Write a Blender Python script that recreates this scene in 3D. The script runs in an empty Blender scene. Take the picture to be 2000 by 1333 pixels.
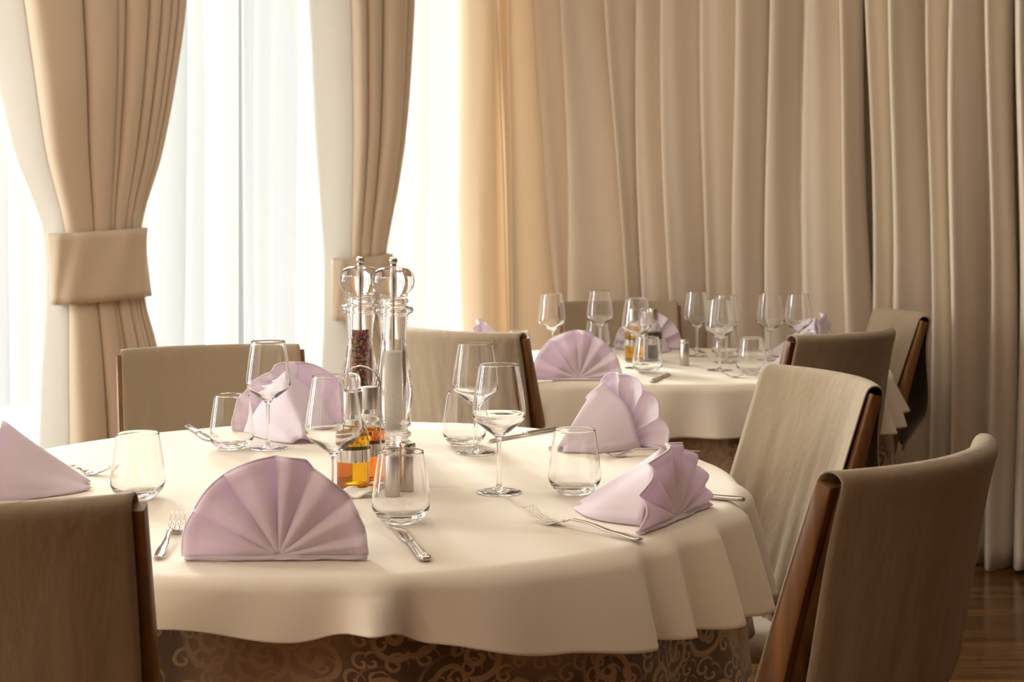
import bpy, math, random
from math import sin, cos, pi, sqrt, atan2, radians, exp
from mathutils import Vector, noise

C = bpy.context.scene.collection
scene = bpy.context.scene
rnd = random.Random(7)


def srgb(r, g, b):
    def f(c):
        c /= 255.0
        return c / 12.92 if c <= 0.04045 else ((c + 0.055) / 1.055) ** 2.4
    return (f(r), f(g), f(b), 1.0)


# ------------------------------------------------------------------ camera
CAM_H = 1.196
cam_data = bpy.data.cameras.new('camera')
cam_data.sensor_width = 36.0
cam_data.lens = 50.0
cam_data.shift_y = -0.121
cam_data.clip_start = 0.05
cam_data.dof.use_dof = True
cam_data.dof.focus_distance = 2.25
cam_data.dof.aperture_fstop = 9.0
cam = bpy.data.objects.new('camera', cam_data)
cam.location = (0, 0, CAM_H)
cam.rotation_euler = (pi / 2, 0, 0)
C.objects.link(cam)
scene.camera = cam

# ------------------------------------------------------------------ world, exposure
world = bpy.data.worlds.new('world')
scene.world = world
world.use_nodes = True
bg = world.node_tree.nodes['Background']
bg.inputs['Color'].default_value = (0.98, 0.99, 1.0, 1)
bg.inputs['Strength'].default_value = 0.30

vs = scene.view_settings
vs.view_transform = 'Standard'
vs.look = 'None'
vs.exposure = 0.38
vs.gamma = 1.0
vs.use_curve_mapping = False

cy = scene.cycles
cy.use_denoising = True
cy.max_bounces = 20
cy.transmission_bounces = 18
cy.glossy_bounces = 8
cy.diffuse_bounces = 4
cy.transparent_max_bounces = 16
cy.sample_clamp_indirect = 6.0
cy.blur_glossy = 0.3


# ------------------------------------------------------------------ daylight, ceiling lamps and an added overhead fill
def sun(direction, strength, angle, color):
    d = bpy.data.lights.new('sun', 'SUN')
    d.energy = strength
    d.angle = radians(angle)
    d.color = color
    o = bpy.data.objects.new('sun', d)
    o.rotation_euler = Vector(direction).to_track_quat('-Z', 'Y').to_euler()
    o.location = (-6, 9, 6)
    C.objects.link(o)


def area(name, loc, target, sx, sy, power, color):
    d = bpy.data.lights.new(name, 'AREA')
    d.shape = 'RECTANGLE'
    d.size, d.size_y = sx, sy
    d.energy = power
    d.color = color
    o = bpy.data.objects.new(name, d)
    o.location = loc
    o.rotation_euler = (Vector(target) - Vector(loc)).to_track_quat('-Z', 'Y').to_euler()
    C.objects.link(o)
    return o


# hazy sun behind the sheer curtains (back left), sky light entering by the windows of the left side
sun((0.36, -0.93, -0.52), 16.5, 28, (1.0, 0.98, 0.95))
area('daylight_left_window', (-4.9, 3.5, 1.7), (0.8, 5.0, 1.2), 1.5, 2.4, 480, (1.0, 0.98, 0.96))
area('daylight_side_window', (-3.95, 1.0, 1.55), (0.0, 1.6, 0.9), 3.4, 2.2, 13, (1.0, 0.95, 0.88))
area('overhead_fill', (0.1, 3.0, 2.87), (0.1, 3.0, 0), 2.6, 2.2, 17, (1.0, 0.92, 0.82))  # soft fill added over the tables to brighten cloth tops and glass feet
for lx, ly, pw in ((-1.6, -0.7, 9.0), (-2.7, 0.6, 12.0), (-2.7, -1.6, 10.0)):
    area('ceiling_downlight', (lx, ly, 2.86), (lx, ly, 0), 0.35, 0.35, pw, (1.0, 0.86, 0.69))


# ------------------------------------------------------------------ materials
def new_mat(name):
    m = bpy.data.materials.new(name)
    m.use_nodes = True
    nt = m.node_tree
    nt.nodes.clear()
    out = nt.nodes.new('ShaderNodeOutputMaterial')
    return m, nt, out


def N(nt, kind, **kw):
    n = nt.nodes.new(kind)
    for k, v in kw.items():
        if hasattr(n, k):
            setattr(n, k, v)
        else:
            n.inputs[k].default_value = v
    return n


def fabric(name, col, rough=0.85, weave=900, weave_str=0.25, wrinkle=14, wrinkle_str=0.25, trans=0.0, trans_col=None,
           var=0.06, sheen=0.15, stretch=(1, 1, 1)):
    m, nt, out = new_mat(name)
    L = nt.links.new
    tc = N(nt, 'ShaderNodeTexCoord')
    mp = N(nt, 'ShaderNodeMapping')
    mp.inputs['Scale'].default_value = stretch
    L(tc.outputs['Object'], mp.inputs['Vector'])
    n1 = N(nt, 'ShaderNodeTexNoise', Scale=wrinkle, Detail=4.0, Roughness=0.55)
    L(mp.outputs[0], n1.inputs['Vector'])
    n2 = N(nt, 'ShaderNodeTexNoise', Scale=weave, Detail=1.0)
    L(tc.outputs['Object'], n2.inputs['Vector'])
    b1 = N(nt, 'ShaderNodeBump', Strength=wrinkle_str, Distance=0.012)
    L(n1.outputs['Fac'], b1.inputs['Height'])
    b2 = N(nt, 'ShaderNodeBump', Strength=weave_str, Distance=0.0006)
    L(n2.outputs['Fac'], b2.inputs['Height'])
    L(b1.outputs[0], b2.inputs['Normal'])
    mix = N(nt, 'ShaderNodeMixRGB')
    c2 = tuple(max(0, c * (1 - var * 2)) for c in col[:3]) + (1,)
    mix.inputs['Color1'].default_value = col
    mix.inputs['Color2'].default_value = c2
    L(n2.outputs['Fac'], mix.inputs['Fac'])
    p = N(nt, 'ShaderNodeBsdfPrincipled', Roughness=rough)
    p.inputs['Specular IOR Level'].default_value = 0.2
    p.inputs['Sheen Weight'].default_value = sheen
    L(mix.outputs[0], p.inputs['Base Color'])
    L(b2.outputs[0], p.inputs['Normal'])
    if trans > 0:
        t = N(nt, 'ShaderNodeBsdfTranslucent')
        t.inputs['Color'].default_value = trans_col or col
        L(b2.outputs[0], t.inputs['Normal'])
        ms = N(nt, 'ShaderNodeMixShader', Fac=trans)
        L(p.outputs[0], ms.inputs[1])
        L(t.outputs[0], ms.inputs[2])
        L(ms.outputs[0], out.inputs['Surface'])
    else:
        L(p.outputs[0], out.inputs['Surface'])
    return m


def plain(name, col, rough=0.5, metal=0.0, spec=0.5):
    m, nt, out = new_mat(name)
    p = N(nt, 'ShaderNodeBsdfPrincipled', Roughness=rough, Metallic=metal)
    p.inputs['Base Color'].default_value = col
    p.inputs['Specular IOR Level'].default_value = spec
    nt.links.new(p.outputs[0], out.inputs['Surface'])
    return m


def glass(name, col=(1, 1, 1, 1), ior=1.5):
    m, nt, out = new_mat(name)
    g = N(nt, 'ShaderNodeBsdfGlass', Roughness=0.0, IOR=ior)
    g.inputs['Color'].default_value = col
    nt.links.new(g.outputs[0], out.inputs['Surface'])
    return m


def wood(name, c1, c2, rough, scale, axis):
    m, nt, out = new_mat(name)
    L = nt.links.new
    tc = N(nt, 'ShaderNodeTexCoord')
    mp = N(nt, 'ShaderNodeMapping')
    s = [scale, scale, scale]
    s[axis] = scale * 0.06
    mp.inputs['Scale'].default_value = s
    L(tc.outputs['Object'], mp.inputs['Vector'])
    n = N(nt, 'ShaderNodeTexNoise', Scale=1.0, Detail=6.0, Distortion=0.6)
    L(mp.outputs[0], n.inputs['Vector'])
    r = N(nt, 'ShaderNodeValToRGB')
    r.color_ramp.elements[0].position = 0.3
    r.color_ramp.elements[0].color = c1
    r.color_ramp.elements[1].position = 0.7
    r.color_ramp.elements[1].color = c2
    L(n.outputs['Fac'], r.inputs[0])
    p = N(nt, 'ShaderNodeBsdfPrincipled', Roughness=rough)
    L(r.outputs[0], p.inputs['Base Color'])
    L(p.outputs[0], out.inputs['Surface'])
    return m


def sheer_material():
    m, nt, out = new_mat('sheer_voile')
    L = nt.links.new
    d = N(nt, 'ShaderNodeBsdfDiffuse')
    d.inputs['Color'].default_value = (0.92, 0.92, 0.92, 1)
    t = N(nt, 'ShaderNodeBsdfTranslucent')
    t.inputs['Color'].default_value = (0.95, 0.95, 0.95, 1)
    a = N(nt, 'ShaderNodeMixShader', Fac=0.22)
    L(d.outputs[0], a.inputs[1])
    L(t.outputs[0], a.inputs[2])
    tr = N(nt, 'ShaderNodeBsdfTransparent')
    b = N(nt, 'ShaderNodeMixShader', Fac=0.62)
    L(a.outputs[0], b.inputs[1])
    L(tr.outputs[0], b.inputs[2])
    L(b.outputs[0], out.inputs['Surface'])
    return m


def pane_material():
    m, nt, out = new_mat('window_pane')
    L = nt.links.new
    tr = N(nt, 'ShaderNodeBsdfTransparent')
    tr.inputs['Color'].default_value = (0.95, 0.98, 0.97, 1)
    g = N(nt, 'ShaderNodeBsdfGlossy', Roughness=0.02)
    lw = N(nt, 'ShaderNodeLayerWeight', Blend=0.5)
    f = N(nt, 'ShaderNodeMath', operation='POWER')
    f.inputs[1].default_value = 4.0
    L(lw.outputs['Facing'], f.inputs[0])
    ms = N(nt, 'ShaderNodeMixShader')
    L(f.outputs[0], ms.inputs[0])
    L(tr.outputs[0], ms.inputs[1])
    L(g.outputs[0], ms.inputs[2])
    L(ms.outputs[0], out.inputs['Surface'])
    return m


def damask_material():
    """Brown cloth with woven scrolls: spirals round the cells of a loose lattice."""
    m, nt, out = new_mat('brown_damask')
    L = nt.links.new
    uv = N(nt, 'ShaderNodeUVMap')
    nz = N(nt, 'ShaderNodeTexNoise', Scale=7.0, Detail=1.0)
    L(uv.outputs[0], nz.inputs['Vector'])
    off = N(nt, 'ShaderNodeVectorMath', operation='SCALE')
    off.inputs['Scale'].default_value = 0.035
    L(nz.outputs['Color'], off.inputs[0])
    addv = N(nt, 'ShaderNodeVectorMath', operation='ADD')
    L(uv.outputs[0], addv.inputs[0])
    L(off.outputs[0], addv.inputs[1])

    def spirals(scale, turns, thr):
        v = N(nt, 'ShaderNodeTexVoronoi', voronoi_dimensions='2D', Scale=scale, Randomness=0.75)
        L(addv.outputs[0], v.inputs['Vector'])
        sc = N(nt, 'ShaderNodeVectorMath', operation='SCALE')
        sc.inputs['Scale'].default_value = 1.0
        L(addv.outputs[0], sc.inputs[0])
        sub = N(nt, 'ShaderNodeVectorMath', operation='SUBTRACT')
        L(sc.outputs[0], sub.inputs[0])
        L(v.outputs['Position'], sub.inputs[1])
        sep = N(nt, 'ShaderNodeSeparateXYZ')
        L(sub.outputs[0], sep.inputs[0])
        at = N(nt, 'ShaderNodeMath', operation='ARCTAN2')
        L(sep.outputs['Y'], at.inputs[0])
        L(sep.outputs['X'], at.inputs[1])
        dd = N(nt, 'ShaderNodeMath', operation='MULTIPLY')
        dd.inputs[1].default_value = turns
        L(v.outputs['Distance'], dd.inputs[0])
        ad = N(nt, 'ShaderNodeMath', operation='ADD')
        L(dd.outputs[0], ad.inputs[0])
        L(at.outputs[0], ad.inputs[1])
        sn = N(nt, 'ShaderNodeMath', operation='SINE')
        L(ad.outputs[0], sn.inputs[0])
        gt = N(nt, 'ShaderNodeMapRange')
        gt.inputs['From Min'].default_value = thr
        gt.inputs['From Max'].default_value = thr + 0.3
        L(sn.outputs[0], gt.inputs['Value'])
        # only the core of every cell carries its scroll
        cut = N(nt, 'ShaderNodeMapRange')
        cut.inputs['From Min'].default_value = 0.56
        cut.inputs['From Max'].default_value = 0.46
        L(v.outputs['Distance'], cut.inputs['Value'])
        mu = N(nt, 'ShaderNodeMath', operation='MULTIPLY')
        L(gt.outputs[0], mu.inputs[0])
        L(cut.outputs[0], mu.inputs[1])
        return mu
    a = spirals(13.0, 22.0, 0.2)
    b = spirals(31.0, 14.0, 0.35)
    mx = N(nt, 'ShaderNodeMath', operation='MAXIMUM')
    L(a.outputs[0], mx.inputs[0])
    L(b.outputs[0], mx.inputs[1])
    # the broad repeat: dark grounds alternating with pale grounds
    w = N(nt, 'ShaderNodeTexNoise', Scale=2.6, Detail=0.0)
    L(uv.outputs[0], w.inputs['Vector'])
    wr = N(nt, 'ShaderNodeMapRange')
    wr.inputs['From Min'].default_value = 0.47
    wr.inputs['From Max'].default_value = 0.53
    L(w.outputs['Fac'], wr.inputs['Value'])
    g = N(nt, 'ShaderNodeMixRGB')
    g.inputs['Color1'].default_value = srgb(96, 72, 52)
    g.inputs['Color2'].default_value = srgb(150, 122, 98)
    L(wr.outputs[0], g.inputs['Fac'])
    c = N(nt, 'ShaderNodeMixRGB')
    c.inputs['Color2'].default_value = srgb(168, 138, 108)
    L(g.outputs[0], c.inputs['Color1'])
    L(mx.outputs[0], c.inputs['Fac'])
    p = N(nt, 'ShaderNodeBsdfPrincipled', Roughness=0.55)
    p.inputs['Sheen Weight'].default_value = 0.2
    L(c.outputs[0], p.inputs['Base Color'])
    L(p.outputs[0], out.inputs['Surface'])
    return m


def parquet_material():
    m, nt, out = new_mat('strip_parquet')
    L = nt.links.new
    tc = N(nt, 'ShaderNodeTexCoord')
    br = N(nt, 'ShaderNodeTexBrick', Scale=1.0)
    br.inputs['Brick Width'].default_value = 0.42
    br.inputs['Row Height'].default_value = 0.022
    br.inputs['Mortar Size'].default_value = 0.0006
    br.inputs['Color1'].default_value = srgb(98, 62, 28)
    br.inputs['Color2'].default_value = srgb(150, 104, 52)
    br.inputs['Mortar'].default_value = srgb(40, 24, 12)
    L(tc.outputs['Object'], br.inputs['Vector'])
    mp = N(nt, 'ShaderNodeMapping')
    mp.inputs['Scale'].default_value = (6, 130, 1)
    L(tc.outputs['Object'], mp.inputs['Vector'])
    n = N(nt, 'ShaderNodeTexNoise', Scale=1.0, Detail=5.0)
    L(mp.outputs[0], n.inputs['Vector'])
    mix = N(nt, 'ShaderNodeMixRGB', blend_type='MULTIPLY')
    mix.inputs['Fac'].default_value = 0.8
    r = N(nt, 'ShaderNodeValToRGB')
    r.color_ramp.elements[0].position = 0.3
    r.color_ramp.elements[0].color = (0.35, 0.3, 0.25, 1)
    r.color_ramp.elements[1].position = 0.7
    r.color_ramp.elements[1].color = (1, 1, 1, 1)
    L(n.outputs['Fac'], r.inputs[0])
    L(br.outputs['Color'], mix.inputs['Color1'])
    L(r.outputs[0], mix.inputs['Color2'])
    p = N(nt, 'ShaderNodeBsdfPrincipled', Roughness=0.16)
    L(mix.outputs[0], p.inputs['Base Color'])
    L(p.outputs[0], out.inputs['Surface'])
    return m


def steel_material(name, col, rough, brushed=True):
    m, nt, out = new_mat(name)
    L = nt.links.new
    p = N(nt, 'ShaderNodeBsdfPrincipled', Metallic=1.0, Roughness=rough)
    p.inputs['Base Color'].default_value = col
    if brushed:
        tc = N(nt, 'ShaderNodeTexCoord')
        mp = N(nt, 'ShaderNodeMapping')
        mp.inputs['Scale'].default_value = (60, 60, 2600)
        L(tc.outputs['Object'], mp.inputs['Vector'])
        n = N(nt, 'ShaderNodeTexNoise', Scale=1.0, Detail=2.0)
        L(mp.outputs[0], n.inputs['Vector'])
        b = N(nt, 'ShaderNodeBump', Strength=0.12, Distance=0.0004)
        L(n.outputs['Fac'], b.inputs['Height'])
        L(b.outputs[0], p.inputs['Normal'])
    L(p.outputs[0], out.inputs['Surface'])
    return m


M = dict(
    cream=fabric('cream_cloth', srgb(242, 231, 213), weave=1400, weave_str=0.1, wrinkle=5, wrinkle_str=0.18, trans=0.12, var=0.02),
    lilac=fabric('lilac_cloth', srgb(246, 236, 241), weave=1600, weave_str=0.1, wrinkle=26, wrinkle_str=0.12, trans=0.28, trans_col=srgb(240, 216, 238), var=0.02),
    cover=fabric('taupe_linen', srgb(160, 141, 116), weave=1100, weave_str=0.35, wrinkle=13, wrinkle_str=0.75, trans=0.0, var=0.1, stretch=(1, 1, 0.35)),
    drape=fabric('beige_drape', srgb(240, 225, 204), weave=700, weave_str=0.2, wrinkle=5, wrinkle_str=0.25, trans=0.24, trans_col=srgb(246, 228, 200), var=0.05, stretch=(1, 1, 0.4)),
    lining=fabric('white_lining', srgb(212, 207, 198), weave=700, weave_str=0.15, wrinkle=6, wrinkle_str=0.2, trans=0.15, trans_col=srgb(226, 222, 214), var=0.03, stretch=(1, 1, 0.4)),
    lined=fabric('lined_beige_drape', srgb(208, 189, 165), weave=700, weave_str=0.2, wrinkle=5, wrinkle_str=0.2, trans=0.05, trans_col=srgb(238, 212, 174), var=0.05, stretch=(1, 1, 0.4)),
    sheer=sheer_material(),
    pane=pane_material(),
    glass=glass('clear_glass', (1, 1, 1, 1), 1.5),
    acrylic=glass('clear_acrylic', (1, 0.995, 0.99, 1), 1.47),
    bottle=glass('bottle_glass', (0.99, 1, 0.99, 1), 1.5),
    oil=glass('olive_oil', srgb(242, 208, 84), 1.47),
    vinegar=glass('red_vinegar', srgb(253, 192, 124), 1.35),
    balsamic=plain('balsamic', srgb(52, 36, 34), 0.15),
    steel=steel_material('brushed_steel', srgb(196, 188, 178), 0.3),
    chrome=steel_material('polished_steel', srgb(206, 200, 192), 0.12, False),
    wood=wood('chair_wood', srgb(84, 52, 28), srgb(138, 94, 52), 0.4, 40, 2),
    parquet=parquet_material(),
    damask=damask_material(),
    wall=plain('wall_paint', srgb(232, 222, 206), 0.9),
    wall_dark=plain('brown_wall_panel', srgb(120, 92, 66), 0.7),
    ceiling=plain('ceiling_paint', srgb(244, 240, 232), 0.9),
    frame=plain('window_frame_paint', srgb(226, 229, 232), 0.4),
    salt=fabric('coarse_salt', srgb(252, 247, 240), weave=1200, weave_str=0.8, wrinkle=300, wrinkle_str=0.4, sheen=0),
    pepper_black=plain('black_peppercorn', srgb(66, 48, 38), 0.6),
    pepper_red=plain('red_peppercorn', srgb(168, 44, 50), 0.5),
    pepper_gold=plain('green_peppercorn', srgb(176, 142, 78), 0.6),
    paper=fabric('white_paper', srgb(240, 234, 222), weave=2000, weave_str=0.05, wrinkle=60, wrinkle_str=0.2, sheen=0),
    dark=plain('dark_metal', srgb(60, 50, 44), 0.5, 0.6),
)


# ------------------------------------------------------------------ mesh helpers
class MB:
    def __init__(self):
        self.v, self.f, self.mi, self.uv = [], [], [], {}

    def add(self, verts, faces, mat_index=0, uvs=None):
        k = len(self.v)
        self.v += [tuple(p) for p in verts]
        for f in faces:
            self.f.append(tuple(i + k for i in f))
            self.mi.append(mat_index)
        if uvs:
            for i, q in enumerate(uvs):
                self.uv[k + i] = q
        return self

    def grid(self, nu, nv, fn, close_u=False, mat_index=0, uvfn=None, flip=False):
        """nu x nv points of fn(i, j); faces between them."""
        vs = [fn(i, j) for j in range(nv) for i in range(nu)]
        fs = []
        for j in range(nv - 1):
            for i in range(nu if close_u else nu - 1):
                a, b = j * nu + i, j * nu + (i + 1) % nu
                q = (a, b, b + nu, a + nu)
                fs.append(q[::-1] if flip else q)
        uvs = [uvfn(i, j) for j in range(nv) for i in range(nu)] if uvfn else None
        return self.add(vs, fs, mat_index, uvs)

    def lathe(self, prof, seg=48, center=(0, 0, 0), mat_index=0, close=False):
        """Revolve (r, z) points; r = 0 ends close to a point."""
        cx, cyy, cz = center
        vs, rows = [], []
        for r, z in prof:
            if r < 1e-7:
                rows.append([len(vs)] * seg)
                vs.append((cx, cyy, cz + z))
            else:
                rows.append(list(range(len(vs), len(vs) + seg)))
                for k in range(seg):
                    a = 2 * pi * k / seg
                    vs.append((cx + r * cos(a), cyy + r * sin(a), cz + z))
        fs = []
        n = len(rows)
        for j in range(n if close else n - 1):
            A, B = rows[j], rows[(j + 1) % n]
            for k in range(seg):
                q = [A[k], A[(k + 1) % seg], B[(k + 1) % seg], B[k]]
                u = []
                for i in q:
                    if i not in u:
                        u.append(i)
                if len(u) >= 3:
                    fs.append(u)
        return self.add(vs, fs, mat_index)

    def box(self, c, s, mat_index=0):
        x, y, z = c
        a, b, d = s[0] / 2, s[1] / 2, s[2] / 2
        vs = [(x + i * a, y + j * b, z + k * d) for k in (-1, 1) for j in (-1, 1) for i in (-1, 1)]
        return self.add(vs, [(0, 2, 3, 1), (4, 5, 7, 6), (0, 1, 5, 4), (2, 6, 7, 3), (0, 4, 6, 2), (1, 3, 7, 5)], mat_index)

    def loft(self, rows, seg=12, power=2.0, mat_index=0, side=None):
        """rows of (point, half width, half thickness): rings across the path, capped."""
        n = len(rows)
        pts = [Vector(r[0]) for r in rows]
        vs = []
        for i in range(n):
            t = (pts[min(i + 1, n - 1)] - pts[max(i - 1, 0)]).normalized()
            s = Vector(side) if side else t.cross(Vector((0, 0, 1)))
            if s.length < 1e-4:
                s = Vector((1, 0, 0))
            s = (s - t * s.dot(t)).normalized()
            u = s.cross(t).normalized()
            for k in range(seg):
                a = 2 * pi * k / seg
                ca, sa = cos(a), sin(a)
                e = 2.0 / power
                px = (abs(ca) ** e) * (1 if ca >= 0 else -1)
                py = (abs(sa) ** e) * (1 if sa >= 0 else -1)
                p = pts[i] + s * (px * rows[i][1]) + u * (py * rows[i][2])
                vs.append(tuple(p))
        fs = []
        for i in range(n - 1):
            for k in range(seg):
                a, b = i * seg + k, i * seg + (k + 1) % seg
                fs.append((a, b, b + seg, a + seg))
        fs.append(tuple(range(seg))[::-1])
        fs.append(tuple((n - 1) * seg + k for k in range(seg)))
        return self.add(vs, fs, mat_index)

    def build(self, name, mats, parent=None, smooth=True, solid=None, offset=0.0, angle=None, fix=True):
        me = bpy.data.meshes.new(name)
        me.from_pydata(self.v, [], self.f)
        if fix:
            import bmesh
            bm = bmesh.new()
            bm.from_mesh(me)
            bmesh.ops.recalc_face_normals(bm, faces=bm.faces)
            bm.to_mesh(me)
            bm.free()
        for m in (mats if isinstance(mats, (list, tuple)) else [mats]):
            me.materials.append(m)
        for p, k in zip(me.polygons, self.mi):
            p.material_index = k
            p.use_smooth = smooth
        if self.uv:
            lay = me.uv_layers.new(name='UVMap')
            for lp in me.loops:
                lay.data[lp.index].uv = self.uv.get(lp.vertex_index, (0, 0))
        if angle:
            me.set_sharp_from_angle(angle=radians(angle))
        o = bpy.data.objects.new(name, me)
        C.objects.link(o)
        if parent:
            o.parent = parent
        if solid:
            s = o.modifiers.new('thickness', 'SOLIDIFY')
            s.thickness = solid
            s.offset = offset
        return o


def tag(o, label=None, cat=None, group=None, kind=None):
    if label:
        o['label'] = label
    if cat:
        o['category'] = cat
    if group:
        o['group'] = group
    if kind:
        o['kind'] = kind
    return o


def thing(name, label, cat, loc=(0, 0, 0), rz=0.0, group=None):
    o = bpy.data.objects.new(name, None)
    o.empty_display_size = 0.05
    o.location = loc
    o.rotation_euler = (0, 0, rz)
    C.objects.link(o)
    return tag(o, label, cat, group)


def copy_tree(o, parent=None):
    c = o.copy()
    C.objects.link(c)
    if parent:
        c.parent = parent
    for ch in [k for k in bpy.data.objects if k.parent == o]:
        copy_tree(ch, c)
    return c


def place(proto, first, loc, rz, label, group=None):
    o = proto if first else copy_tree(proto)
    o.location = loc
    o.rotation_euler = (0, 0, rz)
    o['label'] = label
    if group:
        o['group'] = group
    return o


def structure(o):
    o['kind'] = 'structure'
    return o


def lerp(a, b, t):
    return a + (b - a) * t


def interp(pts, x):
    if x <= pts[0][0]:
        return pts[0][1]
    for (x0, y0), (x1, y1) in zip(pts, pts[1:]):
        if x <= x1:
            t = (x - x0) / (x1 - x0)
            t = t * t * (3 - 2 * t)
            return y0 + (y1 - y0) * t
    return pts[-1][1]


def curve(pts, x):
    """Smooth spline (Catmull-Rom tangents) through (x, y) points."""
    if x <= pts[0][0]:
        return pts[0][1]
    if x >= pts[-1][0]:
        return pts[-1][1]
    n = len(pts)
    for k in range(n - 1):
        x0, y0 = pts[k]
        x1, y1 = pts[k + 1]
        if x <= x1:
            def slope(i):
                a, b = pts[max(i - 1, 0)], pts[min(i + 1, n - 1)]
                return (b[1] - a[1]) / (b[0] - a[0])
            h = x1 - x0
            t = (x - x0) / h
            return (2 * t ** 3 - 3 * t * t + 1) * y0 + (t ** 3 - 2 * t * t + t) * h * slope(k) + (3 * t * t - 2 * t ** 3) * y1 + (t ** 3 - t * t) * h * slope(k + 1)


def smooth_step(a, b, x):
    t = max(0.0, min(1.0, (x - a) / (b - a)))
    return t * t * (3 - 2 * t)


# ------------------------------------------------------------------ the room
CEIL = 2.9
# lines the drapes hang along: window side (rising to the right) and the blind wall (falling to the right)
WD = Vector((0.8231, 0.5679, 0))           # along the window side
WN = Vector((0.5679, -0.8231, 0))          # into the room
WO = Vector((-0.023, 5.633, 0))            # corner of both lines
BD = Vector((0.9119, -0.4104, 0))
BN = Vector((-0.4104, -0.9119, 0))


def prism(mb, a, b, nrm, thick, z0, z1):
    """Upright slab from a to b, thickened against nrm."""
    a, b = Vector(a), Vector(b)
    n = Vector(nrm) * -thick
    vs = []
    for z in (z0, z1):
        for p in (a, b, b + n, a + n):
            vs.append((p.x, p.y, z))
    mb.add(vs, [(3, 2, 1, 0), (4, 5, 6, 7), (0, 1, 5, 4), (1, 2, 6, 5), (2, 3, 7, 6), (3, 0, 4, 7)])


win_a = WO - WD * 4.35 - WN * 0.30          # left end of the window wall
win_b = WO + WD * 0.06 - WN * 0.30
back_a = WO - BN * 0.17 - BD * 0.12
back_b = WO + BD * 4.0 - BN * 0.17
m = MB().add([(-7, -4, 0), (7, -4, 0), (7, 9, 0), (-7, 9, 0)], [(0, 1, 2, 3)])
structure(m.build('floor', M['parquet'], smooth=False))
top = [win_a - WN * 0.2, WO - WN * 0.48, WO - BN * 0.36 + BD * 0.1, back_b - BN * 0.2, Vector((back_b.x, -3.2, 0)), Vector((win_a.x - 0.2, -3.2, 0))]
m = MB().add([(p.x, p.y, CEIL) for p in top] + [(p.x, p.y, CEIL + 0.15) for p in top],
             [tuple(range(6)), tuple(range(6, 12))[::-1]] + [(k, k + 6, (k + 1) % 6 + 6, (k + 1) % 6) for k in range(6)])
structure(m.build('ceiling', M['ceiling'], smooth=False))
m = MB()
prism(m, win_a, win_b, WN, 0.2, 0.0, 0.12)
prism(m, win_a, win_b, WN, 0.2, 2.72, CEIL)
structure(m.build('wall_window', M['wall'], smooth=False))
m = MB()
prism(m, back_a, back_b, BN, 0.2, 0, CEIL)
structure(m.build('wall_back', M['wall'], smooth=False))
m = MB()
prism(m, back_b, (back_b.x, -3.0, 0), (-1, 0, 0), 0.2, 0, CEIL)
structure(m.build('wall_right', M['wall_dark'], smooth=False))
m = MB()
prism(m, (back_b.x, -3.0, 0), (win_a.x, -3.0, 0), (0, 1, 0), 0.2, 0, CEIL)
structure(m.build('wall_front', M['wall_dark'], smooth=False))
m = MB()
prism(m, (win_a.x, win_a.y, 0), (win_a.x, -3.0, 0), (1, 0, 0), 0.2, 0, 0.4)
prism(m, (win_a.x, win_a.y, 0), (win_a.x, -3.0, 0), (1, 0, 0), 0.2, 2.7, CEIL)
prism(m, (win_a.x, win_a.y, 0), (win_a.x, 2.85, 0), (1, 0, 0), 0.2, 0.4, 2.7)
prism(m, (win_a.x, -0.9, 0), (win_a.x, -3.0, 0), (1, 0, 0), 0.2, 0.4, 2.7)
structure(m.build('wall_left', M['wall'], smooth=False))

# glazed wall behind the sheers: frames and panes
edges = [0.0, 1.1, 2.2, 3.3, 4.38]
for k in range(4):
    a = win_a + WD * edges[k]
    b = win_a + WD * edges[k + 1]
    m = MB()
    prism(m, a, a + WD * 0.045, WN, 0.1, 0.12, 2.72)
    prism(m, b - WD * 0.045, b, WN, 0.1, 0.12, 2.72)
    prism(m, a, b, WN, 0.1, 0.12, 0.18)
    prism(m, a, b, WN, 0.1, 2.66, 2.72)
    w = structure(m.build('window_%d' % (k + 1), M['frame'], smooth=False))
    m = MB()
    prism(m, a + WD * 0.04 - WN * 0.05, b - WD * 0.04 - WN * 0.05, WN, 0.006, 0.17, 2.67)
    m.build('pane', M['pane'], w, smooth=False)


# ------------------------------------------------------------------ curtains
def on_line(px, d, o):
    """Arc length along a drape line where the sight line through picture column px meets it."""
    k = (px - 1000) / 2778.0
    # o + d*u = (k*Y, Y)
    u = (k * o.y - o.x) / (d.x - k * d.y)
    return u


def path_point(u):
    """u < 0 along the window side, u > 0 along the blind wall, rounded at the corner."""
    p = WO + (WD * u if u < 0 else BD * u)
    r = 0.16
    if abs(u) < r:
        a, b = WO - WD * r, WO + BD * r
        t = (u + r) / (2 * r)
        p = a * (1 - t) ** 2 + WO * 2 * t * (1 - t) + b * t ** 2
    n = WN.lerp(BN, smooth_step(-r, r, u)).normalized()
    t = WD.lerp(BD, smooth_step(-r, r, u)).normalized()
    return p, t, n


def px_u(px):
    u = on_line(px, WD, WO)
    return u if u < 0 else on_line(px, BD, WO)


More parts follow.
